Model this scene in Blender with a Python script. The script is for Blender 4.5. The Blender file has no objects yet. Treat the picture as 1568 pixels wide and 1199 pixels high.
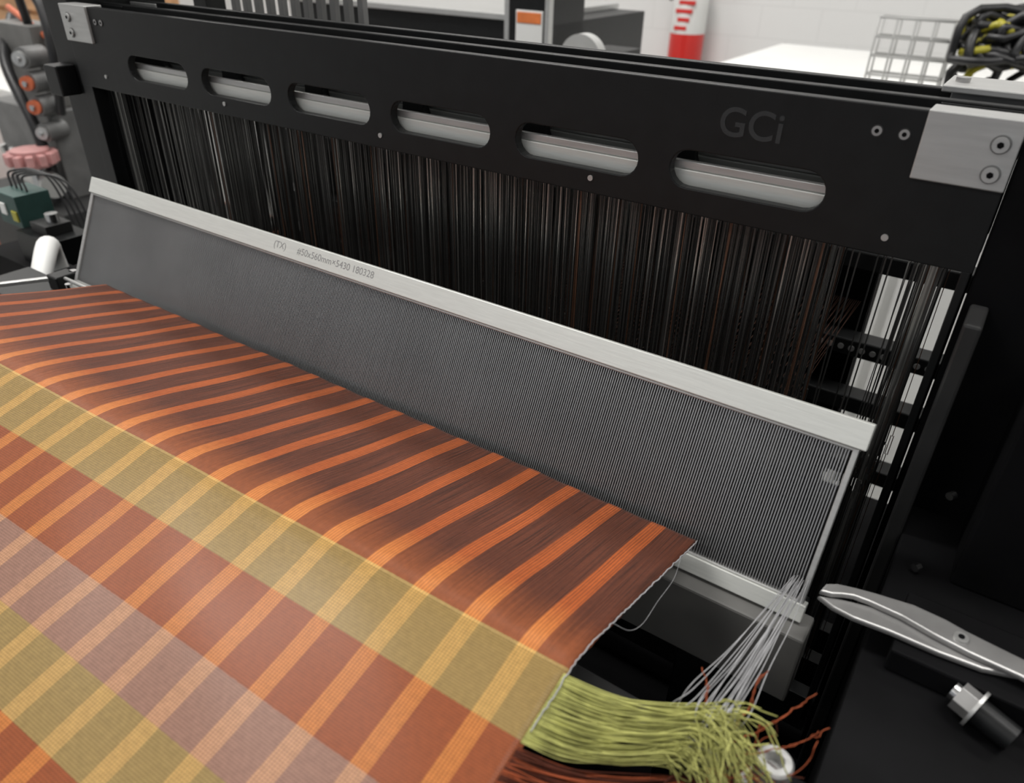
import bpy, math, random
from mathutils import Vector, Matrix
random.seed(7)
H = 1.30
scene = bpy.context.scene
R = random.uniform

# ------------------------------------------------------------------ materials
def mat(name, col, rough=0.5, metal=0.0, var=0.12, scale=60.0, bump=0.0, coat=0.0, emit=0.0, spec=0.5, stretch=None):
    m = bpy.data.materials.new(name); m.use_nodes = True
    nt = m.node_tree; b = nt.nodes['Principled BSDF']
    b.inputs['Roughness'].default_value = rough
    b.inputs['Metallic'].default_value = metal
    b.inputs['Specular IOR Level'].default_value = spec
    b.inputs['Coat Weight'].default_value = coat
    tc = nt.nodes.new('ShaderNodeTexCoord')
    mp = nt.nodes.new('ShaderNodeMapping')
    if stretch: mp.inputs['Scale'].default_value = stretch
    nz = nt.nodes.new('ShaderNodeTexNoise'); nz.inputs['Scale'].default_value = scale
    nz.inputs['Detail'].default_value = 3
    nt.links.new(tc.outputs['Object'], mp.inputs['Vector'])
    nt.links.new(mp.outputs['Vector'], nz.inputs['Vector'])
    r = nt.nodes.new('ShaderNodeValToRGB')
    r.color_ramp.elements[0].position = 0.3; r.color_ramp.elements[1].position = 0.7
    r.color_ramp.elements[0].color = tuple(c*(1-var) for c in col)+(1,)
    r.color_ramp.elements[1].color = tuple(min(1, c*(1+var)) for c in col)+(1,)
    nt.links.new(nz.outputs['Fac'], r.inputs['Fac'])
    nt.links.new(r.outputs['Color'], b.inputs['Base Color'])
    if bump:
        bp = nt.nodes.new('ShaderNodeBump'); bp.inputs['Strength'].default_value = bump
        bp.inputs['Distance'].default_value = 0.001
        nt.links.new(nz.outputs['Fac'], bp.inputs['Height'])
        nt.links.new(bp.outputs['Normal'], b.inputs['Normal'])
    if emit:
        b.inputs['Emission Color'].default_value = (1, 0.98, 0.95, 1)
        b.inputs['Emission Strength'].default_value = emit
    return m

M_black = mat('black_painted_metal', (0.0070, 0.0075, 0.0078), 0.40, 0.0, 0.2, 90, 0.05, spec=0.28)
M_black2 = mat('black_matte_plastic', (0.0035, 0.0035, 0.004), 0.7, 0.0, 0.3, 40, spec=0.10)
M_dgrey = mat('dark_grey_steel', (0.034, 0.034, 0.034), 0.45, 0.3, 0.15, 30, spec=0.3)
M_sley = mat('sley_grey_metal', (0.13, 0.128, 0.122), 0.5, 0.0, 0.15, 30, spec=0.4)
M_mgrey = mat('mid_grey_metal', (0.16, 0.16, 0.158), 0.5, 0.3, 0.15, 30)
M_lgrey = mat('light_grey_wire', (0.45, 0.45, 0.44), 0.5, 0.0, 0.05, 30)
M_alu = mat('brushed_aluminium', (0.53, 0.53, 0.52), 0.42, 0.75, 0.06, 40, 0.05, stretch=(1, 12, 12))
M_bar = mat('anodised_reed_bar', (0.72, 0.73, 0.695), 0.38, 0.35, 0.04, 60, 0.05, stretch=(1, 14, 14))
M_dent = mat('reed_dent_steel', (0.45, 0.45, 0.455), 0.34, 0.85, 0.08, 20)
M_chrome = mat('polished_steel', (0.62, 0.62, 0.62), 0.22, 1.0, 0.05, 60)
M_sciss = mat('satin_steel_blade', (0.36, 0.355, 0.35), 0.36, 0.6, 0.10, 80)
M_hed1 = mat('heddle_dark_steel', (0.066, 0.065, 0.062), 0.42, 0.7, 0.3, 25)
M_hed2 = mat('heddle_bright_steel', (0.30, 0.295, 0.28), 0.32, 0.85, 0.3, 25)
M_hed3 = mat('heddle_copper_thread', (0.12, 0.058, 0.034), 0.45, 0.3, 0.4, 25)
M_warp = mat('warp_thread_brown', (0.035, 0.016, 0.010), 0.8, 0, 0.2, 50, spec=0.1)
M_white = mat('white_enamel', (0.78, 0.78, 0.76), 0.4, 0, 0.03, 10)
M_label = mat('label_orange', (0.75, 0.20, 0.05), 0.5)
M_ink = mat('grey_ink', (0.26, 0.26, 0.26), 0.6)
M_logo = mat('gloss_engraving', (0.026, 0.026, 0.026), 0.25, 0.0, spec=0.5)
M_red = mat('red_enamel', (0.62, 0.03, 0.025), 0.35, 0, 0.05, 10, coat=0.2)
M_green = mat('fringe_yarn_lime', (0.42, 0.42, 0.14), 0.85, 0, 0.3, 150, spec=0.15)
M_green2 = mat('fringe_yarn_olive', (0.29, 0.29, 0.09), 0.85, 0, 0.3, 150, spec=0.15)
M_rust = mat('fringe_yarn_rust', (0.28, 0.065, 0.025), 0.8, 0, 0.25, 150, spec=0.2)
M_brownyarn = mat('fringe_yarn_brown', (0.08, 0.022, 0.012), 0.8, 0, 0.25, 150, spec=0.2)
M_grey = mat('waste_yarn_grey', (0.38, 0.38, 0.39), 0.6, 0, 0.1, 150, spec=0.3)
M_wood = mat('pine_wood', (0.42, 0.23, 0.11), 0.6, 0, 0.25, 6, 0.1, stretch=(1, 8, 8))
M_rubber = mat('cable_black', (0.012, 0.012, 0.013), 0.4)
M_yellow = mat('cable_yellow', (0.38, 0.34, 0.03), 0.45)
M_teal = mat('teal_plastic', (0.025, 0.065, 0.057), 0.5)
M_pink = mat('pink_plastic', (0.50, 0.25, 0.24), 0.5)
M_orange = mat('orange_plastic', (0.50, 0.12, 0.05), 0.45)
M_mat = mat('terracotta_rubber', (0.40, 0.14, 0.07), 0.7)

# ------------------------------------------------------------------ mesh builder
class MB:
    def __init__(s, name):
        s.name = name; s.v = []; s.f = []; s.mi = []; s.mats = []; s.sm = []
    def k(s, m):
        if m not in s.mats: s.mats.append(m)
        return s.mats.index(m)
    def add(s, vs, fs, m, smooth=False):
        o = len(s.v); s.v += [tuple(v) for v in vs]; i = s.k(m)
        for f in fs:
            s.f.append([a+o for a in f]); s.mi.append(i); s.sm.append(smooth)
    def obox(s, c, ax, h, m):
        c = Vector(c); ax = [Vector(a) for a in ax]; vs = []
        for i in (-1, 1):
            for j in (-1, 1):
                for k in (-1, 1):
                    vs.append(c+ax[0]*h[0]*i+ax[1]*h[1]*j+ax[2]*h[2]*k)
        s.add(vs, [(0, 1, 3, 2), (4, 6, 7, 5), (0, 4, 5, 1), (2, 3, 7, 6), (0, 2, 6, 4), (1, 5, 7, 3)], m)
    def box(s, x0, x1, y0, y1, z0, z1, m):
        s.obox(((x0+x1)/2, (y0+y1)/2, (z0+z1)/2), ((1, 0, 0), (0, 1, 0), (0, 0, 1)), ((x1-x0)/2, (y1-y0)/2, (z1-z0)/2), m)
    def cyl(s, p0, p1, r, m, n=20, r2=None, smooth=True):
        p0 = Vector(p0); p1 = Vector(p1); r2 = r if r2 is None else r2
        d = (p1-p0).normalized(); a = d.orthogonal().normalized(); b = d.cross(a)
        vs = []
        for p, rr in ((p0, r), (p1, r2)):
            for i in range(n):
                t = 2*math.pi*i/n; vs.append(p+a*math.cos(t)*rr+b*math.sin(t)*rr)
        s.add(vs, [(i, (i+1) % n, n+(i+1) % n, n+i) for i in range(n)], m, smooth)
        s.add(vs[:n], [tuple(reversed(range(n)))], m); s.add(vs[n:], [tuple(range(n))], m)
    def tube(s, pts, r, m, n=5, r_end=None):
        pts = [Vector(p) for p in pts]; vs = []; L = len(pts)
        prev = None
        for i, p in enumerate(pts):
            d = (pts[min(i+1, L-1)]-pts[max(i-1, 0)])
            if d.length < 1e-9: d = Vector((1, 0, 0))
            d.normalize()
            if prev is None: a = d.orthogonal().normalized()
            else:
                a = prev-d*prev.dot(d)
                a = a.normalized() if a.length > 1e-6 else d.orthogonal().normalized()
            prev = a; b = d.cross(a)
            rr = r if r_end is None else r+(r_end-r)*i/(L-1)
            for k in range(n):
                t = 2*math.pi*k/n; vs.append(p+a*math.cos(t)*rr+b*math.sin(t)*rr)
        fs = []
        for i in range(L-1):
            for k in range(n):
                fs.append((i*n+k, i*n+(k+1) % n, (i+1)*n+(k+1) % n, (i+1)*n+k))
        fs.append(tuple(reversed(range(n)))); fs.append(tuple(range((L-1)*n, L*n)))
        s.add(vs, fs, m, True)
    def plate(s, loops, th, bev, m, mtx):
        cu = bpy.data.curves.new('tmp', 'CURVE'); cu.dimensions = '2D'; cu.fill_mode = 'BOTH'
        cu.extrude = th/2-bev; cu.bevel_depth = bev; cu.bevel_resolution = 1
        for lp in loops:
            sp = cu.splines.new('POLY'); sp.points.add(len(lp)-1)
            for i, p in enumerate(lp): sp.points[i].co = (p[0], p[1], 0, 1)
            sp.use_cyclic_u = True
        ob = bpy.data.objects.new('tmp', cu); scene.collection.objects.link(ob)
        bpy.context.view_layer.update()
        dg = bpy.context.evaluated_depsgraph_get()
        me = bpy.data.meshes.new_from_object(ob.evaluated_get(dg))
        s.add([mtx @ v.co for v in me.vertices], [tuple(p.vertices) for p in me.polygons], m)
        bpy.data.objects.remove(ob); bpy.data.meshes.remove(me)
    def shift(s, d): s.v = [(v[0]+d[0], v[1]+d[1], v[2]+d[2]) for v in s.v]
    def done(s, bevel=0.0, loc=(0, 0, H), parent=None):
        me = bpy.data.meshes.new(s.name); me.from_pydata(s.v, [], s.f)
        for m in s.mats: me.materials.append(m)
        for p, i, sm in zip(me.polygons, s.mi, s.sm):
            p.material_index = i; p.use_smooth = sm
        me.update()
        ob = bpy.data.objects.new(s.name, me); ob.location = loc
        scene.collection.objects.link(ob)
        if bevel:
            bm = ob.modifiers.new('bevel', 'BEVEL'); bm.width = bevel; bm.segments = 2; bm.limit_method = 'ANGLE'
            bm.angle_limit = math.radians(50)
        if parent: ob.parent = parent; ob.location = (0, 0, 0)
        return ob

def catmull(P, n=6):
    P = [Vector(p) for p in P]; P = [P[0]*2-P[1]]+P+[P[-1]*2-P[-2]]; out = []
    for i in range(1, len(P)-2):
        for j in range(n):
            t = j/n
            out.append(0.5*((2*P[i])+(P[i+1]-P[i-1])*t+(2*P[i-1]-5*P[i]+4*P[i+1]-P[i+2])*t*t+(3*P[i]-P[i-1]-3*P[i+1]+P[i+2])*t**3))
    out.append(P[-2]); return out
def text(name, body, size, mtx, m, parent, extrude=0.0001, offset=0.0):
    cu = bpy.data.curves.new(name, 'FONT'); cu.body = body; cu.size = size; cu.extrude = extrude; cu.offset = offset
    cu.align_x = 'CENTER'; cu.align_y = 'CENTER'
    ob = bpy.data.objects.new(name, cu); scene.collection.objects.link(ob)
    cu.materials.append(m); ob.parent = parent; ob.matrix_local = mtx
    return ob

# ------------------------------------------------------------------ room
def wall_mat():
    m = bpy.data.materials.new('painted_block_wall'); m.use_nodes = True; nt = m.node_tree
    b = nt.nodes['Principled BSDF']; b.inputs['Roughness'].default_value = 0.6
    tc = nt.nodes.new('ShaderNodeTexCoord'); mp = nt.nodes.new('ShaderNodeMapping')
    mp.inputs['Rotation'].default_value = (math.radians(90), 0, 0)
    br = nt.nodes.new('ShaderNodeTexBrick'); br.inputs['Scale'].default_value = 2.2
    br.inputs['Color1'].default_value = (0.80, 0.80, 0.79, 1); br.inputs['Color2'].default_value = (0.79, 0.79, 0.78, 1)
    br.inputs['Mortar'].default_value = (0.76, 0.76, 0.75, 1); br.inputs['Mortar Size'].default_value = 0.008
    nt.links.new(tc.outputs['Object'], mp.inputs['Vector']); nt.links.new(mp.outputs['Vector'], br.inputs['Vector'])
    nt.links.new(br.outputs['Color'], b.inputs['Base Color'])
    return m
M_wall = wall_mat()
M_floor = mat('concrete_floor', (0.50, 0.50, 0.48), 0.5, 0, 0.08, 3)
M_ceil = mat('ceiling_paint', (0.8, 0.8, 0.8), 0.8, 0, 0.02, 3)
def wallbox(n, *a, m=M_wall):
    b = MB(n); b.box(*a, m); return b.done()
ZF = -H
wallbox('floor', -4.3, 3.3, -3.0, 3.4, ZF-0.1, ZF, m=M_floor)
wallbox('wall_back', -4.2, 3.2, 3.2, 3.3, ZF, 1.7)
wallbox('wall_left', -4.3, -4.2, -3.0, 3.3, ZF, 1.7)
wallbox('wall_right', 3.2, 3.3, -3.0, 3.3, ZF, 1.7)
wallbox('ceiling', -4.3, 3.3, -3.0, 3.4, 1.7, 1.8, m=M_ceil)
M_tube = mat('lamp_diffuser', (0.9, 0.9, 0.9), 0.5, emit=3.0)
for i, (lx, ly, e) in enumerate([(-1.2, 1.6, 24), (1.2, 1.6, 17), (-1.6, 0.1, 27), (0.5, 0.4, 13), (-1.2, -1.6, 14), (1.2, -1.6, 9), (-3.2, 1.2, 16)]):
    b = MB('ceiling_lamp'); b.box(lx-0.62, lx+0.62, ly-0.16, ly+0.16, 1.64, 1.70, M_white)
    b.box(lx-0.58, lx+0.58, ly-0.13, ly+0.13, 1.632, 1.64, M_tube); b.done()
    li = bpy.data.lights.new('lamp_light', 'AREA'); li.shape = 'RECTANGLE'; li.size = 1.16; li.size_y = 0.26
    li.energy = e; li.color = (1, 0.98, 0.95)
    lo = bpy.data.objects.new('ceiling_lamp_light', li); lo.location = (lx, ly, H+1.625); scene.collection.objects.link(lo)

# ------------------------------------------------------------------ fabric
def prof(v):
    P = [(-0.14, -0.40), (-0.125, -0.29), (-0.10, -0.262), (0.0, -0.2368), (0.06, -0.2232), (0.10, -0.2141), (0.12, -0.2095), (0.132, -0.2067),
         (0.1405, -0.2048), (0.149, -0.2046), (0.160, -0.2068), (0.175, -0.2108), (0.20, -0.2178), (0.2543, -0.2325)]
    for i in range(len(P)-1):
        if P[i][0] <= v <= P[i+1][0]:
            t = (v-P[i][0])/(P[i+1][0]-P[i][0])
            def sl(j):
                j = max(1, min(len(P)-2, j)); return (P[j+1][1]-P[j-1][1])/(P[j+1][0]-P[j-1][0])
            h = P[i+1][0]-P[i][0]; m0 = sl(i)*h; m1 = sl(i+1)*h
            return (2*t**3-3*t*t+1)*P[i][1]+(t**3-2*t*t+t)*m0+(-2*t**3+3*t*t)*P[i+1][1]+(t**3-t*t)*m1
    return P[-1][1]
def fabric_mat():
    m = bpy.data.materials.new('striped_woven_cloth'); m.use_nodes = True; nt = m.node_tree
    N = nt.nodes; L = nt.links; b = N['Principled BSDF']
    uv = N.new('ShaderNodeUVMap'); uv.uv_map = 'UVMap'
    sp = N.new('ShaderNodeSeparateXYZ'); L.new(uv.outputs[0], sp.inputs[0])
    U, V = sp.outputs[0], sp.outputs[1]
    def mt(op, a, b_=None, c=None, clamp=False):
        n = N.new('ShaderNodeMath'); n.operation = op; n.use_clamp = clamp
        for i, x in enumerate((a, b_, c)):
            if x is None: continue
            if isinstance(x, (int, float)): n.inputs[i].default_value = x
            else: L.new(x, n.inputs[i])
        return n.outputs[0]
    def mixc(f, a, b_, blend='MIX'):
        n = N.new('ShaderNodeMix'); n.data_type = 'RGBA'; n.blend_type = blend
        for i, x in ((0, f), (6, a), (7, b_)):
            if isinstance(x, (int, float)): n.inputs[i].default_value = x
            elif isinstance(x, tuple): n.inputs[i].default_value = x+(1,)
            else: L.new(x, n.inputs[i])
        return n.outputs[2]
    def noise(su, sv, det=2):
        c = N.new('ShaderNodeCombineXYZ'); L.new(mt('MULTIPLY', U, su), c.inputs[0]); L.new(mt('MULTIPLY', V, sv), c.inputs[1])
        n = N.new('ShaderNodeTexNoise'); n.inputs['Scale'].default_value = 1; n.inputs['Detail'].default_value = det
        L.new(c.outputs[0], n.inputs['Vector']); return n.outputs['Fac']
    wob = mt('MULTIPLY', mt('SUBTRACT', noise(60, 25), 0.5), 0.0012)
    up = mt('ADD', U, wob)
    fr = mt('FRACT', mt('ADD', mt('DIVIDE', mt('ADD', up, 0.087), 0.0228), 40.5))
    dist = mt('ABSOLUTE', mt('SUBTRACT', fr, 0.5))
    stripe = mt('MULTIPLY', mt('SUBTRACT', 0.165, dist), 70, clamp=True)
    line = mt('SINE', mt('MULTIPLY', up, 2*math.pi/0.00127))
    linem = mt('MULTIPLY_ADD', line, 1.4, 0.9, clamp=True)
    lower = mt('MULTIPLY', mt('SUBTRACT', 0.1415, V), 4000, clamp=True)
    upper = mt('SUBTRACT', 1.0, lower)
    linem2 = mt('MAXIMUM', linem, mt('MULTIPLY', upper, 0.45))
    stripe_l = mt('MULTIPLY', stripe, mt('MAXIMUM', linem2, 0.45))
    def s2l(c, K):
        return tuple(K*(((x/255)/12.92 if x < 10 else ((x/255+0.055)/1.055)**2.4)) for x in c)
    KL = 0.88
    bands = [(-0.12, (158, 86, 48), (214, 140, 72), KL), (-0.045, (162, 126, 108), (212, 164, 120), KL), (-0.02, (162, 136, 84), (208, 166, 100), KL),
             (0.008, (156, 82, 44), (216, 136, 68), KL), (0.037, (162, 136, 84), (208, 166, 100), KL), (0.061, (160, 120, 104), (208, 156, 118), KL),
             (0.084, (156, 82, 44), (216, 136, 68), KL), (0.1146, (164, 136, 82), (214, 168, 96), KL),
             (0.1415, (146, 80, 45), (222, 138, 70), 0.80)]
    def ramp(idx):
        r = N.new('ShaderNodeValToRGB'); r.color_ramp.interpolation = 'CONSTANT'
        L.new(mt('DIVIDE', mt('ADD', mt('ADD', V, mt('MULTIPLY', mt('SUBTRACT', noise(900, 8), .5), 0.0005)), 0.12), 0.38), r.inputs[0])
        e = r.color_ramp.elements
        for i, bd in enumerate(bands):
            p = (bd[0]+0.12)/0.38
            el = e[0] if i == 0 else (e[1] if i == 1 else e.new(min(1, p)))
            el.position = p; el.color = s2l(bd[idx], bd[3])+(1,)
        return r.outputs[0]
    # long warp-faced section: bend highlight painted as lighter brown, fading from crease towards reed
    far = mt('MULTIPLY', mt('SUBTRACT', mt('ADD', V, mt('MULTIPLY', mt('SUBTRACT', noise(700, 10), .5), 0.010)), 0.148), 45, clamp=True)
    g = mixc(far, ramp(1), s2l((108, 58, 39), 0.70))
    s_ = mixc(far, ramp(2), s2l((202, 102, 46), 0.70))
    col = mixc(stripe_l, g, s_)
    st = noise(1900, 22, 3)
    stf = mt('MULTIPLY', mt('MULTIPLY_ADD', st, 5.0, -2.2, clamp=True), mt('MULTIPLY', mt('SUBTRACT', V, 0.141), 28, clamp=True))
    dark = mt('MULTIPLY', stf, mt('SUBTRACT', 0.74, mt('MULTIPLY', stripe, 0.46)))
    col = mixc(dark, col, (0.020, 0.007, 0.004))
    wf = mt('SINE', mt('MULTIPLY', V, 2*math.pi/0.0010))
    wp = mt('SINE', mt('MULTIPLY', U, 2*math.pi/0.0011))
    chk = mt('MULTIPLY', wf, wp)
    wl = mt('MULTIPLY_ADD', wf, 0.28, 0.24)
    gm = mt('MULTIPLY', lower, mt('ADD', wl, mt('MULTIPLY', chk, 0.24)), clamp=True)
    col = mixc(gm, col, mixc(1.0, col, (0.44, 0.42, 0.36), 'MULTIPLY'))
    vr = mt('MULTIPLY_ADD', noise(420, 420, 3), 0.5, 0.78)
    cc = N.new('ShaderNodeCombineColor'); [L.new(vr, cc.inputs[i]) for i in range(3)]
    col = mixc(1.0, col, cc.outputs[0], 'MULTIPLY')
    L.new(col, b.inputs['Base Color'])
    b.inputs['Roughness'].default_value = 0.55
    b.inputs['Specular IOR Level'].default_value = 0.20
    b.inputs['Sheen Weight'].default_value = 0.04
    L.new(mt('MULTIPLY', mt('MULTIPLY', mt('SUBTRACT', 0.155, V), 30, clamp=True), 0.20), b.inputs['Coat Weight'])
    b.inputs['Coat Roughness'].default_value = 0.28
    bp = N.new('ShaderNodeBump'); bp.inputs['Strength'].default_value = 0.6; bp.inputs['Distance'].default_value = 0.0003
    hgt = mt('ADD', mt('MULTIPLY', chk, lower), mt('MULTIPLY', st, mt('MULTIPLY', upper, 3.0)))
    L.new(hgt, bp.inputs['Height']); L.new(bp.outputs[0], b.inputs['Normal'])
    return m
def fab_pt(x, v, lift=0.0):
    w = 1.0 if v < 0.15 else max(0, 1-(v-0.15)/0.1043)
    y = v+0.03*(x+0.07)*w
    return (x, y, prof(v)+lift)
XL, XR = -0.541, -0.068
def xr(v): return XR-0.0022*min(1, (0.2543-v)/0.1)
nx, ny = 110, 190
vs = []; uvs = []
for j in range(ny+1):
    v = -0.14+(0.2543+0.14)*j/ny
    e = xr(v)+R(-1, 1)*0.00025
    for i in range(nx+1):
        x = XL+(e-XL)*i/nx
        lift = 0.0004*math.sin(x*55+v*30)*math.sin(v*70+x*9)+0.0005*math.sin(x*21)*max(0, 1-abs(v-0.1)/0.1)
        if v > 0.15: lift += 0.0002*math.sin(x*276)
        vs.append(fab_pt(x, v, lift)); uvs.append((x, v))
fs = []
for j in range(ny):
    for i in range(nx):
        a = j*(nx+1)+i; fs.append((a, a+1, a+nx+2, a+nx+1))
me = bpy.data.meshes.new('woven_fabric'); me.from_pydata(vs, [], fs)
ul = me.uv_layers.new(name='UVMap')
for lp in me.loops: ul.data[lp.index].uv = uvs[lp.vertex_index]
for p in me.polygons: p.use_smooth = True
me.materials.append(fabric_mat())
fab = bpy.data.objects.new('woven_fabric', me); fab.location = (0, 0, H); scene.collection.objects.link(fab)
so = fab.modifiers.new('th', 'SOLIDIFY'); so.thickness = 0.0005; so.offset = -1
b = MB('selvedge_thread')
b.tube([Vector(fab_pt(xr(v)+R(-1, 1)*0.0003, v, 0.0001+R(0, 0.0003))) for v in [0.2543-i*(0.135/90) for i in range(91)]], 0.00024, M_grey, 5)
b.tube(catmull([fab_pt(xr(0.235), 0.235, 0), (-0.066, 0.222, -0.228), (-0.0655, 0.205, -0.2255), (-0.065, 0.19, -0.224), (-0.067, 0.182, -0.2215), fab_pt(xr(0.172), 0.172, 0)], 8), 0.00012, M_grey, 5)
b.done()

# ------------------------------------------------------------------ reed
O = Vector((0, 0.256, -0.245)); UP = Vector((0, 0.454, 0.891)).normalized(); NR = Vector((0, -0.891, 0.454)).normalized(); EX = Vector((1, 0, 0))
def rp(x, s, n): return O+EX*x+UP*s+NR*n
b = MB('weaving_reed')
def rbox(x0, x1, s0, s1, n0, n1, m): b.obox(rp((x0+x1)/2, (s0+s1)/2, (n0+n1)/2), (EX, UP, NR), ((x1-x0)/2, (s1-s0)/2, (n1-n0)/2), m)
rbox(-0.5975, -0.0165, 0.0722, 0.0840, -0.0075, 0.0010, M_bar)
rbox(-0.5955, -0.0205, 0.0707, 0.0722, -0.0060, -0.0002, M_alu)
rbox(-0.5965, -0.0175, -0.0070, 0.0010, -0.0075, 0.0006, M_bar)
rbox(-0.5955, -0.0195, 0.0010, 0.0022, -0.0060, -0.0002, M_alu)
rbox(-0.0215, -0.0190, 0.0, 0.0722, -0.0060, 0.0000, M_alu)
rbox(-0.5960, -0.5925, 0.0, 0.0722, -0.0060, 0.0000, M_alu)
reed = b.done(bevel=0.0005)
b = MB('dents')
nd = 470; x0, x1 = -0.592, -0.0222
for i in range(nd):
    x = x0+(x1-x0)*(i+0.5)/nd+R(-1, 1)*0.00004
    rbox(x-0.00025, x+0.00025, 0.001, 0.0722, -0.0042, -0.0014, M_dent)
b.done(parent=reed)
mt_ = Matrix((( 1, UP.x, NR.x, 0), (0, UP.y, NR.y, 0), (0, UP.z, NR.z, 0), (0, 0, 0, 1)))
mt_.translation = rp(-0.328, 0.0785, 0.00105)
text('marking', '#50x560mm\u00d75430 180328', 0.0060, mt_, M_ink, reed, 0.00002)
m2 = mt_.copy(); m2.translation = rp(-0.377, 0.0785, 0.00105)
text('marking_badge', '(TX)', 0.0060, m2, M_ink, reed, 0.00002)

b = MB('sley_beam')
b.box(-0.615, -0.013, 0.2445, 0.2615, -0.293, -0.2525, M_sley)
b.box(-0.615, -0.018, 0.2615, 0.275, -0.30, -0.255, M_black)
b.box(-0.615, -0.60, 0.245, 0.262, -0.2525, -0.240, M_black)
for x in (-0.56, -0.32, -0.05): b.box(x-0.02, x+0.02, 0.262, 0.28, -0.46, -0.28, M_black)
b.done(bevel=0.0012)

# ------------------------------------------------------------------ harness frames
FX0, FX1 = -0.674, -0.004
def stadium(xa, xb, za, zb, n=10):
    r = (zb-za)/2*0.98; zc = (za+zb)/2; pts = []
    for i in range(n+1):
        t = -math.pi/2+math.pi*i/n; pts.append((xb-r+r*math.cos(t), zc+r*math.sin(t)))
    for i in range(n+1):
        t = math.pi/2+math.pi*i/n; pts.append((xa+r+r*math.cos(t), zc+r*math.sin(t)))
    return pts
slots = [(-0.1425-0.0912*k, -0.0675-0.0912*k) for k in range(6)]
def toYZ(y):
    return Matrix(((1, 0, 0, 0), (0, 0, -1, y), (0, 1, 0, 0), (0, 0, 0, 1)))
def harness(y, detail):
    b = MB('harness_frame')
    outer = [(FX0, -0.117), (FX1, -0.117), (FX1, -0.0575), (FX0, -0.0575)]
    b.plate([outer]+[stadium(a, c, -0.1060, -0.0865) for a, c in slots], 0.006, 0.0006, M_black, toYZ(y+0.003))
    b.box(FX0, FX1, y+0.006, y+0.012, -0.066, -0.0590, M_black)
    b.box(FX0, FX1, y+0.006, y+0.012, -0.119, -0.1095, M_black)
    b.box(FX0+0.02, FX1-0.03, y+0.0075, y+0.0105, -0.1080, -0.0985, M_bar)
    b.box(FX0+0.02, FX1-0.03, y+0.0085, y+0.0115, -0.0985, -0.0945, M_alu)
    b.box(FX0, FX0+0.014, y, y+0.012, -0.42, -0.117, M_black)
    b.box(FX1-0.0035, FX1, y, y+0.012, -0.42, -0.117, M_black)
    b.box(FX0, FX1, y, y+0.010, -0.43, -0.40, M_black)
    for xa, xb in ((FX1-0.033, FX1+0.0008), (FX0-0.001, FX0+0.036)):
        if detail: b.box(xa, xb, y-0.0022, y+0.0125, -0.083, -0.0562, M_alu)
        else: b.box(xa, xb, y-0.001, y+0.0125, -0.083, -0.0580, M_alu if y > 0.39 else M_black)
    if detail:
        for sx, sz in ((-0.0095, -0.0655), (-0.0095, -0.0768), (-0.664, -0.0655), (-0.664, -0.0768)):
            b.cyl((sx, y-0.0026, sz), (sx, y-0.002, sz), 0.0036, M_mgrey, 24)
            b.cyl((sx, y-0.0038, sz), (sx, y-0.002, sz), 0.0029, M_alu, 20)
            b.cyl((sx, y-0.0040, sz), (sx, y-0.0037, sz), 0.0013, M_black2, 6)
        for sx, sz in ((-0.054, -0.067), (-0.0435, -0.067), (-0.622, -0.067), (-0.630, -0.067)):
            b.cyl((sx, y-0.0004, sz), (sx, y+0.001, sz), 0.0025, M_dgrey, 20)
            b.cyl((sx, y-0.0006, sz), (sx, y+0.001, sz), 0.0020, M_sciss, 20)
            b.cyl((sx, y-0.0008, sz), (sx, y-0.0005, sz), 0.0009, M_black2, 12)
        for sx, sz in ((-0.0396, -0.1095), (-0.185, -0.1095), (-0.334, -0.1095), (-0.485, -0.1095), (-0.634, -0.1070)):
            b.cyl((sx, y-0.0007, sz), (sx, y+0.001, sz), 0.0015, M_alu, 16)
    return b.done(bevel=0.0005)
YF = 0.345
frames = [harness(YF, True)]
for yy in (YF+0.030, YF+0.060): frames.append(harness(yy, False))
mlogo = Matrix(((1, 0, 0, -0.106), (0, 0, -1, YF-0.0001), (0, 1, 0, -0.0725), (0, 0, 0, 1)))
text('engraved_letters', 'GCi', 0.018, mlogo, M_logo, frames[0], 0.00012, 0.0002)
b = MB('harness_guide_bracket')
b.box(-0.040, 0.0, YF+0.046, YF+0.080, -0.0565, -0.0535, M_alu)
for sx in (-0.034, -0.006): b.cyl((sx, YF+0.06, -0.0535), (sx, YF+0.06, -0.0515), 0.003, M_sciss)
b.box(-0.001, 0.003, YF+0.046, YF+0.080, -0.0635, -0.0535, M_black)
b.done(bevel=0.0006)

# ------------------------------------------------------------------ heddles
b = MB('heddles')
def heddle(x, y, m, w, dx):
    zt, zm, zb = -0.112, -0.245+R(-0.012, 0.012), -0.405
    top = Vector((x, y, zt)); mid = Vector((x+dx*0.5+R(-1, 1)*0.0006, y, zm)); bot = Vector((x+dx, y, zb))
    for a, c in ((top, mid+Vector((0, 0, 0.006))), (mid-Vector((0, 0, 0.006)), bot)):
        s = Vector((w/2, 0, 0)); t = Vector((0, 0.0002, 0))
        vs = [a-s-t, a+s-t, a+s+t, a-s+t, c-s-t, c+s-t, c+s+t, c-s+t]
        b.add(vs, [(0, 1, 5, 4), (1, 2, 6, 5), (2, 3, 7, 6), (3, 0, 4, 7)], m)
    for sx in (-1, 1):
        c = mid+Vector((sx*0.0007, 0, 0)); b.obox(c, ((1, 0, 0), (0, 1, 0), (0, 0, 1)), (0.00022, 0.0002, 0.0065), m)
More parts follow.
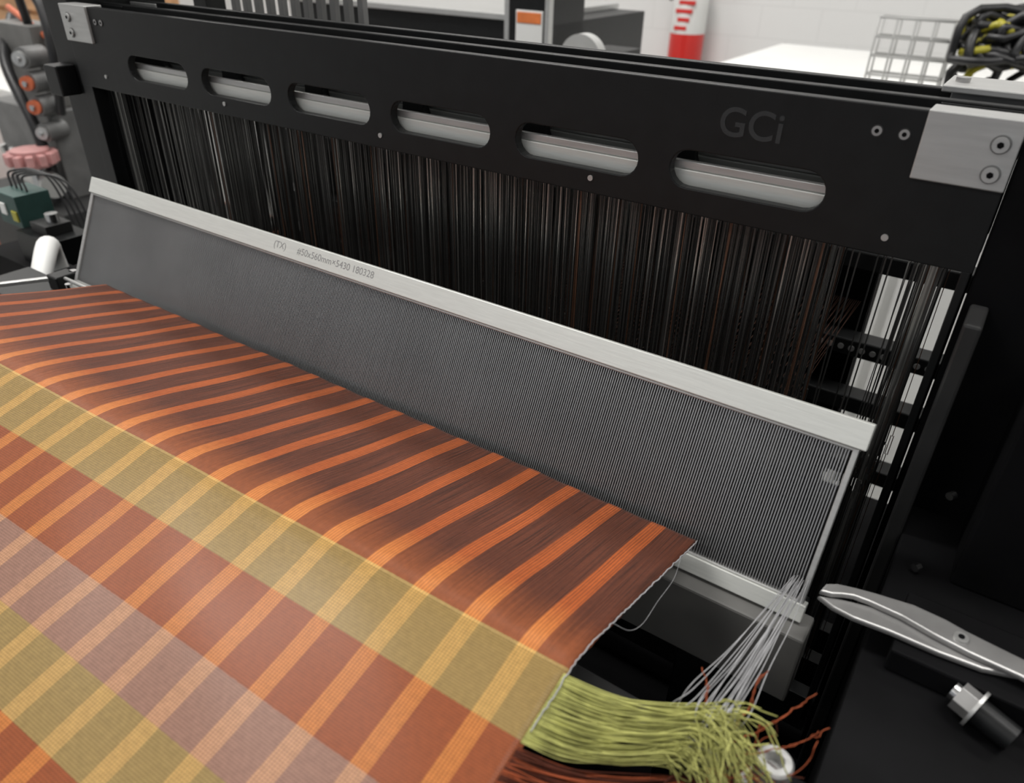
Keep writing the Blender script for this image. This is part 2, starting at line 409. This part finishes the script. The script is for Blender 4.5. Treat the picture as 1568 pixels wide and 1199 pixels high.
for row in range(6):
    y = YF+0.009+0.013*row
    x = -0.650
    while x < -0.012:
        dens = 1.08
        if -0.064 < x < -0.030: dens = 0.13
        if -0.628 < x < -0.598: dens = 0.2
        if x > -0.030: dens = 2.0
        x += R(0.0010, 0.0030)/dens*1.05
        if random.random() < 0.04: x += R(0.002, 0.005)
        if x > -0.0135: break
        cop = 0.03 if x < -0.25 else 0.09
        br = 0.28 if x > -0.031 else 0.14
        r = random.random()
        m = M_hed3 if r < cop else (M_hed2 if r < cop+br else M_hed1)
        heddle(x, y+R(-0.002, 0.002), m, R(0.0004, 0.0009), R(-0.0025, 0.0025) if x < -0.031 else R(-0.006, 0.001))
b.done()

b = MB('warp_threads')
for i in range(330):
    x = -0.54+0.47*i/329
    sh = 0.010 if i % 2 else -0.008
    b.tube([(x, 0.2640, -0.2335), (x, 0.37, -0.238+sh), (x, 0.58, -0.236)], 0.00018, M_warp, 3)
b.done()

# ------------------------------------------------------------------ loom body
b = MB('loom_frame')
b.box(-0.76, 0.36, -0.06, 0.66, ZF, -0.46, M_black2)
b.box(-0.735, -0.066, 0.605, 0.63, -0.46, -0.135, M_black2)
b.box(-0.718, -0.678, 0.352, 0.44, -0.46, 0.05, M_black)
b.box(-0.712, -0.692, 0.335, 0.352, -0.128, -0.104, M_black)
b.box(-0.0028, 0.12, 0.347, 0.47, -0.46, -0.064, M_black2)
b.box(0.0000, 0.007, 0.322, 0.347, -0.46, -0.130, M_dgrey)
b.box(0.007, 0.36, -0.06, 0.66, -0.46, -0.238, M_black2)
b.box(0.030, 0.30, 0.30, 0.60, -0.238, -0.15, M_black2)
b.box(-0.745, -0.70, 0.10, 0.352, -0.46, -0.29, M_black2)
for z in (-0.205, -0.276, -0.325, -0.385):
    b.box(-0.735, 0.01, 0.58, 0.60, z-0.007, z+0.007, M_black)
for i in range(14): b.cyl((-0.115+i*0.008, 0.5795, -0.276), (-0.115+i*0.008, 0.581, -0.276), 0.0024, M_alu, 10)
b.box(-0.70, 0.007, 0.170, 0.180, -0.262, -0.252, M_dgrey)
b.box(-0.024, 0.006, 0.148, 0.172, -0.46, -0.236, M_black2)
for p in ((0.02, 0.31, -0.20), (0.018, 0.30, -0.235)): b.cyl((p[0]-0.0005, p[1]-0.0005, p[2]), (p[0]-0.002, p[1]-0.003, p[2]), 0.0018, M_chrome, 12)
b.cyl((-0.60, -0.10, -0.345), (-0.02, -0.10, -0.345), 0.030, M_dgrey, 40)
b.cyl((-0.66, -0.10, -0.345), (0.06, -0.10, -0.345), 0.012, M_chrome, 24)
for x in (-0.66, 0.03): b.box(x-0.008, x+0.008, -0.13, -0.05, -0.47, -0.33, M_black)
b.done(bevel=0.0012)

b = MB('breast_beam')
b.cyl((-0.60, 0.143, -0.2190), (-0.074, 0.143, -0.2190), 0.0125, M_dgrey, 32)
b.box(-0.60, -0.074, 0.10, 0.135, -0.46, -0.226, M_black)
b.done(bevel=0.001)

# ------------------------------------------------------------------ fringe yarns
def jit(a): return Vector((R(-a, a), R(-a, a), R(-a, a)))
def fringe(name, n, v0, v1, mats, B0, B1, tail, rad=0.00042):
    b = MB(name)
    for i in range(n):
        t = (i+0.5)/n; v = v0+(v1-v0)*t+R(-1, 1)*0.0003
        S = Vector(fab_pt(xr(v)-0.001, v, 0.0002)); Bp = Vector(B0).lerp(Vector(B1), t)+jit(0.0022)
        mid1 = S.lerp(Bp, 0.33)+Vector((0, -0.001, -0.0038))+jit(0.0007)
        mid2 = S.lerp(Bp, 0.7)+Vector((0, -0.001, -0.0034))+jit(0.0014)
        pts = [S, mid1, mid2, Bp]
        c = Bp.copy(); d = (Bp-mid2).normalized()
        L = R(0.4, 0.9)
        for k in range(random.randint(2, 5)):
            d = (d+jit(0.6)+Vector(tail)).normalized()
            c = c+d*0.0062*L; c.z = max(min(c.z, -0.204), -0.232)
            pts.append(c.copy())
        b.tube(catmull(pts, 5), rad*R(0.8, 1.15), random.choice(mats), 5)
    return b
b = fringe('lime_fringe_yarn', 130, 0.1400, 0.1150, [M_green, M_green, M_green2], (-0.0270, 0.1640, -0.213), (-0.0360, 0.1400, -0.220), (0.20, -0.20, -0.12), 0.00023)
for k in range(44):
    c = Vector((-0.027+R(-.005, .004), 0.158+R(-.010, .006), -0.212)); pts = [c]
    d = Vector((1, R(-0.6, 0.5), R(-0.1, 0.5))).normalized()
    for j in range(random.randint(4, 7)):
        d = (d+Vector((0.04, -0.24, -0.22))+jit(0.5)).normalized(); c = c+d*0.0050; c.z = max(c.z, -0.234); pts.append(c.copy())
    b.tube(catmull(pts, 6), 0.00022, random.choice([M_green, M_green2]), 5)
b.done()
b = fringe('rust_fringe_yarn', 95, 0.1135, 0.086, [M_rust, M_brownyarn, M_brownyarn], (-0.0300, 0.1420, -0.226), (-0.0400, 0.112, -0.228), (0.35, 0.0, -0.10), 0.00024)
for k in range(50):
    c = Vector((-0.018+R(-.006, .010), 0.150+R(-.014, .008), -0.220)); pts = [c]
    d = Vector((1, R(-0.6, 0.6), R(-0.2, 0.3))).normalized()
    for j in range(random.randint(4, 7)):
        d = (d+jit(0.7)+Vector((0.08, 0, -0.05))).normalized(); c = c+d*0.0038; c.z = min(max(c.z, -0.234), -0.208); pts.append(c.copy())
    b.tube(catmull(pts, 6), 0.00017, random.choice([M_rust, M_rust, M_brownyarn]), 5)
for P in ([(-0.02, 0.155, -0.216), (-0.012, 0.165, -0.213), (-0.006, 0.174, -0.209), (-0.002, 0.181, -0.206)],
          [(-0.015, 0.155, -0.218), (-0.006, 0.163, -0.216), (0.001, 0.168, -0.211), (0.005, 0.175, -0.211)],
          [(-0.02, 0.160, -0.214), (-0.018, 0.170, -0.212), (-0.019, 0.178, -0.209), (-0.017, 0.182, -0.207)],
          [(-0.03, 0.160, -0.214), (-0.032, 0.168, -0.212), (-0.036, 0.172, -0.209)]):
    P = catmull(P, 6); b.tube([p+jit(0.0005) for p in P], 0.00018, M_rust, 5)
    b.tube([p+jit(0.0006) for p in P[:-3]], 0.00015, M_rust, 5)
b.done()
b = MB('grey_waste_yarn')
for i in range(22):
    t = i/21
    S = rp(-0.0265+0.006*t+R(-1, 1)*0.0008, 0.010+R(-.002, .004), 0.001)
    E = Vector((-0.0340+0.015*((t+R(-.25, .25))), 0.164+R(-.004, .003), -0.212))
    m1 = S.lerp(E, 0.35)+jit(0.0007)+Vector((0, 0, -0.002)); m2_ = S.lerp(E, 0.7)+jit(0.0007)+Vector((0, 0, -0.002))
    e2 = E+Vector((R(-.005, .002), -0.006, -0.006)); e3 = e2+Vector((R(-.005, .003), -0.005, -0.006))
    b.tube(catmull([S, m1, m2_, E, e2, e3], 8), 0.00018, M_grey, 5)
b.done()

# ------------------------------------------------------------------ bolts
b = MB('socket_head_bolt')
c = Vector((-0.0056, 0.160, 0))
b.cyl((c.x, c.y, -0.236), (c.x, c.y, -0.2345), 0.0085, M_alu, 32)
n = 36; ro, ri = 0.0058, 0.0030
vs = []
for z, r in ((-0.2345, ro), (-0.2185, ro), (-0.2177, ro-0.0007), (-0.2177, ri), (-0.2220, ri)):
    for i in range(n):
        t = 2*math.pi*i/n; vs.append((c.x+r*math.cos(t), c.y+r*math.sin(t), z))
fs = [(k*n+i, k*n+(i+1) % n, (k+1)*n+(i+1) % n, (k+1)*n+i) for k in range(4) for i in range(n)]+[tuple(range(4*n, 5*n))]
b.add(vs, fs, M_alu); b.done()
b = MB('hex_bolt')
d = Vector((0.75, -0.25, -0.1)).normalized(); p = Vector((0.040, 0.232, -0.2300))
b.cyl(p, p+d*0.006, 0.0056, M_sciss, 6, smooth=False)
b.cyl(p-d*0.002, p, 0.0036, M_chrome, 24)
b.cyl(p+d*0.006, p+d*0.0072, 0.0075, M_alu, 28)
b.cyl(p+d*0.0072, p+d*0.020, 0.0050, M_black, 20)
b.done(bevel=0.0003)

# ------------------------------------------------------------------ scissors
b = MB('scissors')
flat = lambda z: Matrix.Translation((0, 0, z))
A = [(-0.0127, 0.2452), (-0.0120, 0.2490), (-0.0085, 0.2515), (-0.002, 0.2535), (0.0044, 0.2550), (0.0185, 0.2575), (0.030, 0.2568), (0.0371, 0.2552), (0.056, 0.2530), (0.085, 0.248),
     (0.085, 0.2425), (0.056, 0.2455), (0.040, 0.2460), (0.028, 0.2475), (0.016, 0.2500), (0.004, 0.2505), (-0.002, 0.2500), (-0.006, 0.2482), (-0.0095, 0.2460)]
B = [(-0.0118, 0.2440), (-0.0085, 0.2456), (-0.004, 0.2472), (0.004, 0.2494), (0.010, 0.2515), (0.020, 0.2530), (0.030, 0.2530), (0.040, 0.2560), (0.056, 0.2555), (0.085, 0.258),
     (0.085, 0.253), (0.058, 0.2490), (0.045, 0.2440), (0.0299, 0.2425), (0.0142, 0.2424), (0.0004, 0.2412), (-0.007, 0.2420)]
b.plate([A], 0.0026, 0.0008, M_sciss, flat(-0.2225))
b.plate([B], 0.0026, 0.0008, M_sciss, flat(-0.2252))
b.cyl((0.036, 0.2505, -0.2270), (0.036, 0.2505, -0.2203), 0.0026, M_alu, 20)
b.cyl((0.036, 0.2505, -0.2203), (0.036, 0.2505, -0.2199), 0.0011, M_black2, 12)
for cx, cy, z in ((0.112, 0.268, -0.2252), (0.112, 0.232, -0.2225)):
    ring = [(cx+0.028*math.cos(t), cy+0.017*math.sin(t), z) for t in [2*math.pi*i/32 for i in range(33)]]
    b.tube(ring, 0.0034, M_sciss, 10)
b.done()
b = MB('scissor_rest')
b.box(0.016, 0.115, 0.236, 0.272, -0.238, -0.2270, M_black2); b.done(bevel=0.001)

# ------------------------------------------------------------------ things left of loom
b = MB('temple_arm')
b.obox((-0.632, 0.2185, -0.2440), (Vector((-0.54, -0.84, 0)).normalized(), Vector((0.84, -0.54, 0)).normalized(), (0, 0, 1)), (0.050, 0.0022, 0.0015), M_alu)
b.cyl((-0.606, 0.262, -0.262), (-0.606, 0.262, -0.240), 0.003, M_chrome)
b.cyl((-0.588, 0.248, -0.262), (-0.588, 0.248, -0.242), 0.0025, M_chrome)
b.box(-0.70, -0.598, 0.225, 0.268, -0.29, -0.262, M_black)
b.tube([(-0.60, 0.252, -0.242), (-0.565, 0.250, -0.240), (-0.545, 0.248, -0.2375)], 0.0015, M_alu, 8)
b.done(bevel=0.0005)
b = MB('white_hose')
P = catmull([(-0.775, 0.322, -0.320), (-0.770, 0.318, -0.285), (-0.752, 0.310, -0.268), (-0.722, 0.290, -0.270), (-0.692, 0.268, -0.280), (-0.678, 0.255, -0.290)], 8)
b.tube(P, 0.0115, M_white, 16, 0.008)
b.box(-0.79, -0.76, 0.305, 0.340, -0.46, -0.305, M_black2)
b.done()
b = MB('sensor_block')
b.box(-0.995, -0.945, 0.37, 0.41, -0.310, -0.272, M_teal)
b.box(-0.960, -0.948, 0.368, 0.37, -0.302, -0.290, M_yellow)
b.box(-0.985, -0.972, 0.368, 0.37, -0.298, -0.284, M_white)
b.box(-0.945, -0.87, 0.36, 0.41, -0.345, -0.308, M_black)
b.box(-0.925, -0.89, 0.37, 0.40, -0.308, -0.296, M_dgrey)
b.cyl((-0.90, 0.385, -0.296), (-0.90, 0.385, -0.285), 0.007, M_chrome)
b.box(-1.02, -0.83, 0.35, 0.43, ZF, -0.345, M_black2)
for k in range(4):
    b.tube(catmull([(-0.99+k*0.012, 0.39, -0.272), (-0.992+k*.011, 0.395, -0.255), (-0.96+k*0.015, 0.42, -0.262), (-0.93+k*0.015, 0.425, -0.34)], 8), 0.0015, M_rubber, 6)
b.done(bevel=0.001)
b = MB('bobbin_winder')
b.box(-1.75, -1.42, 0.56, 0.78, ZF, -0.46, M_dgrey)
b.box(-1.72, -1.50, 0.62, 0.74, -0.46, -0.30, M_mgrey)
b.box(-1.66, -1.52, 0.64, 0.70, -0.30, -0.16, M_sley)
for k, (z, r, m) in enumerate(((-0.205, 0.020, M_alu), (-0.245, 0.020, M_orange), (-0.285, 0.020, M_orange), (-0.33, 0.018, M_alu))):
    b.cyl((-1.50, 0.640, z), (-1.49, 0.60, z), r*0.9, M_mgrey, 24); b.cyl((-1.49, 0.60, z), (-1.485, 0.592, z), r*0.6, m, 20)
    b.cyl((-1.485, 0.592, z), (-1.484, 0.588, z), r*0.25, M_chrome, 12)
for k in range(12):
    t = 2*math.pi*k/12; b.obox((-1.50+0.035*math.cos(t), 0.57+0.035*math.sin(t), -0.37), ((math.cos(t), math.sin(t), 0), (-math.sin(t), math.cos(t), 0), (0, 0, 1)), (0.009, 0.006, 0.010), M_pink)
b.cyl((-1.50, 0.57, -0.385), (-1.50, 0.57, -0.355), 0.032, M_pink, 28)
b.cyl((-1.50, 0.57, -0.46), (-1.50, 0.57, -0.385), 0.012, M_chrome, 20)
b.cyl((-1.60, 0.60, -0.42), (-1.47, 0.58, -0.42), 0.022, M_alu, 24)
for k in range(5): b.cyl((-1.68+k*0.04, 0.62, -0.46), (-1.68+k*0.04, 0.60, -0.38), 0.007, M_chrome)
b.tube(catmull([(-1.56, 0.66, -0.16), (-1.52, 0.64, -0.10), (-1.46, 0.64, -0.12), (-1.44, 0.63, -0.2), (-1.47, 0.63, -0.30)], 8), 0.008, M_rubber, 8)
b.tube([(-1.66, 0.68, -0.14), (-1.50, 0.66, -0.18), (-1.46, 0.655, -0.20)], 0.006, M_orange, 8)
b.tube(catmull([(-1.70, 0.70, -0.16), (-1.60, 0.62, -0.22), (-1.52, 0.60, -0.32), (-1.50, 0.60, -0.44)], 8), 0.010, M_rubber, 8)
b.shift((0, 0.07, 0))
b.done(bevel=0.002)
b = MB('workbench')
b.box(-3.5, -2.2, 1.0, 1.9, -0.43, -0.40, M_white)
for x in (-3.45, -2.25):
    for y in (1.05, 1.85): b.box(x-0.03, x+0.03, y-0.03, y+0.03, ZF, -0.43, M_dgrey)
b.box(-3.4, -2.3, 1.1, 1.8, -1.0, -0.97, M_mgrey)
b.done(bevel=0.003)
b = MB('wooden_crate')
for k in range(3): b.box(-3.35, -2.75, 1.20, 1.22, -0.395+0.065*k, -0.345+0.065*k, M_wood)
for k in range(3): b.box(-3.35, -2.75, 1.60, 1.62, -0.395+0.065*k, -0.345+0.065*k, M_wood)
for x in (-3.35, -3.07, -2.79): b.box(x, x+0.04, 1.22, 1.60, -0.40, -0.22, M_wood)
b.box(-3.33, -2.77, 1.22, 1.60, -0.398, -0.385, M_wood)
b.shift((0, 0.22, 0))
b.done(bevel=0.002)
b = MB('floor_mat'); b.box(-4.15, -2.3, 0.4, 2.4, ZF, ZF+0.012, M_mat); b.done(bevel=0.002)

# ------------------------------------------------------------------ things behind loom
b = MB('lifting_rods')
for i in range(11):
    x = -0.66+i*0.0165
    b.box(x-0.0032, x+0.0032, 0.498, 0.504, -0.075, 0.12, M_mgrey)
    b.cyl((x, 0.501, -0.075), (x, 0.501, -0.10), 0.003, M_chrome, 10)
b.box(-0.68, -0.47, 0.492, 0.51, 0.10, 0.135, M_black)
b.box(-0.70, -0.44, 0.49, 0.512, -0.12, -0.092, M_black)
b.box(-0.71, -0.69, 0.49, 0.512, -0.46, 0.13, M_black)
b.done(bevel=0.0005)
b = MB('control_cabinet')
b.box(-1.40, -0.735, 1.20, 1.55, ZF, -0.135, M_black)
b.box(-1.41, -0.80, 1.19, 1.56, -0.135, -0.125, M_alu)
b.box(-0.815, -0.735, 1.18, 1.30, -0.30, 0.05, M_black)
b.box(-0.800, -0.745, 1.177, 1.18, -0.185, -0.115, M_white)
b.box(-0.797, -0.748, 1.1755, 1.1775, -0.135, -0.118, M_label)
b.box(-0.825, -0.815, 1.178, 1.19, -0.2, 0.05, M_alu)
b.box(-0.74, -0.732, 1.175, 1.19, -0.2, 0.05, M_alu)
b.done(bevel=0.002)
b = MB('grey_handwheel')
cx, cy, cz = -0.580, 1.02, -0.158
b.cyl((cx, cy, cz), (cx, cy+0.02, cz), 0.034, M_lgrey, 40)
b.cyl((cx, cy-0.008, cz), (cx, cy, cz), 0.012, M_alu, 24)
b.cyl((cx, cy+0.02, cz), (cx, 1.10, cz-0.01), 0.010, M_dgrey, 16)
b.box(cx-0.03, cx+0.03, 1.10, 1.16, ZF, cz+0.005, M_black)
b.done(bevel=0.001)
b = MB('fire_extinguisher')
ex, ey = -1.275, 3.10
prof_e = [(0.0, -0.62), (0.063, -0.62), (0.068, -0.61), (0.068, -0.20), (0.060, -0.165), (0.040, -0.14), (0.018, -0.125), (0.016, -0.10), (0.0, -0.10)]
n = 36
def lathe(b, prof_, m, c):
    vs = [(c[0]+r*math.cos(2*math.pi*i/n), c[1]+r*math.sin(2*math.pi*i/n), z) for r, z in prof_ for i in range(n)]
    b.add(vs, [(k*n+i, k*n+(i+1) % n, (k+1)*n+(i+1) % n, (k+1)*n+i) for k in range(len(prof_)-1) for i in range(n)], m, True)
lathe(b, prof_e, M_red, (ex, ey))
lathe(b, [(0.0686, -0.335), (0.0688, -0.334), (0.0688, -0.205), (0.0686, -0.204)], M_white, (ex, ey))
for k, zz in enumerate((-0.315, -0.285, -0.255, -0.225)): b.box(ex-0.030+0.01*(k % 2), ex+0.02+0.008*k, ey-0.0702, ey-0.058, zz-0.006, zz+0.008, M_red)
b.box(ex-0.012, ex+0.012, ey-0.06, ey+0.02, -0.10, -0.085, M_black); b.box(ex-0.010, ex+0.010, ey-0.07, ey+0.02, -0.075, -0.065, M_black)
b.cyl((ex, ey, -0.11), (ex, ey, -0.06), 0.014, M_alu)
b.tube(catmull([(ex, ey, -0.08), (ex-0.05, ey-0.01, -0.06), (ex-0.085, ey, -0.20), (ex-0.08, ey, -0.22)], 8), 0.009, M_rubber, 10)
b.box(ex-0.03, ex+0.03, ey+0.06, ey+0.08, ZF, -0.20, M_mgrey)
b.box(ex-0.08, ex+0.08, ey-0.08, ey+0.08, ZF, ZF+0.02, M_mgrey)
b.box(ex-0.06, ex+0.06, ey-0.06, ey+0.07, -0.64, -0.62, M_mgrey)
b.done()
b = MB('white_cabinet')
b.box(-0.62, 1.3, 1.50, 2.2, ZF+0.05, -0.27, M_white)
b.box(-0.64, 1.32, 1.48, 2.22, -0.27, -0.245, M_white)
b.box(-0.58, 1.26, 1.53, 2.17, ZF, ZF+0.05, M_dgrey)
for k in range(4):
    xa = -0.61+k*0.475; b.box(xa+0.008, xa+0.467, 1.486, 1.50, ZF+0.07, -0.285, M_white)
    b.cyl((xa+0.43, 1.475, -0.6), (xa+0.43, 1.475, -0.45), 0.006, M_alu, 12)
b.done(bevel=0.002)
b = MB('wire_basket')
x0, x1, y0, y1, z0, z1 = -0.292, -0.170, 1.58, 1.62, -0.243, -0.118
for i in range(5):
    x = x0+(x1-x0)*i/4
    for y in (y0, y1): b.tube([(x, y, z0), (x, y, z1)], 0.0020, M_lgrey, 6)
    b.tube([(x, y0, z0), (x, y1, z0)], 0.0018, M_lgrey, 6)
for j in range(5):
    z = z0+(z1-z0)*j/4
    b.tube([(x0, y0, z), (x1, y0, z), (x1, y1, z), (x0, y1, z), (x0, y0, z)], 0.0024, M_lgrey, 6)
b.done()
b = MB('cable_bundle')
for k in range(34):
    c = Vector((-0.085+R(-.02, .12), 1.59+R(-.03, .04), -0.140)); rr = R(0.025, 0.065); ph = R(0, 6.28); ti = R(-0.5, 0.5); sq = R(0.5, 0.9)
    if k < 4: c.z = -0.20
    w1, w2 = R(2, 4), R(2, 4)
    pts = []
    for i in range(27):
        t = i*2*math.pi/22*1.2
        q = c+Vector((rr*math.cos(ph+t)*1.4+0.012*math.sin(w1*t), 0.3*rr*math.sin(ph+t*1.1)+0.01*math.sin(3*t), rr*sq*math.sin(ph+t)+ti*0.04*math.cos(t)+0.010*math.cos(w2*t)))
        q.z = max(q.z, -0.237); q.x = max(q.x, -0.160); pts.append(q)
    b.tube(pts, R(0.0045, 0.0085), M_yellow if k % 5 == 0 else M_rubber, 7)
b.done()

# ------------------------------------------------------------------ world & camera
w = bpy.data.worlds.new('world'); scene.world = w; w.use_nodes = True
w.node_tree.nodes['Background'].inputs[0].default_value = (0.92, 0.95, 1.0, 1)
w.node_tree.nodes['Background'].inputs[1].default_value = 0.35
cam = bpy.data.cameras.new('camera'); co = bpy.data.objects.new('camera', cam); scene.collection.objects.link(co)
cam.sensor_width = 36; cam.lens = 26.04; cam.clip_start = 0.01
co.matrix_world = Matrix(((0.8235, -0.3133, 0.4731, 0), (0.5671, 0.4263, -0.7047, 0), (0.0191, 0.8486, 0.5287, H), (0, 0, 0, 1)))
cam.dof.use_dof = True; cam.dof.focus_distance = 0.40; cam.dof.aperture_fstop = 11
scene.camera = co
scene.view_settings.view_transform = 'Standard'
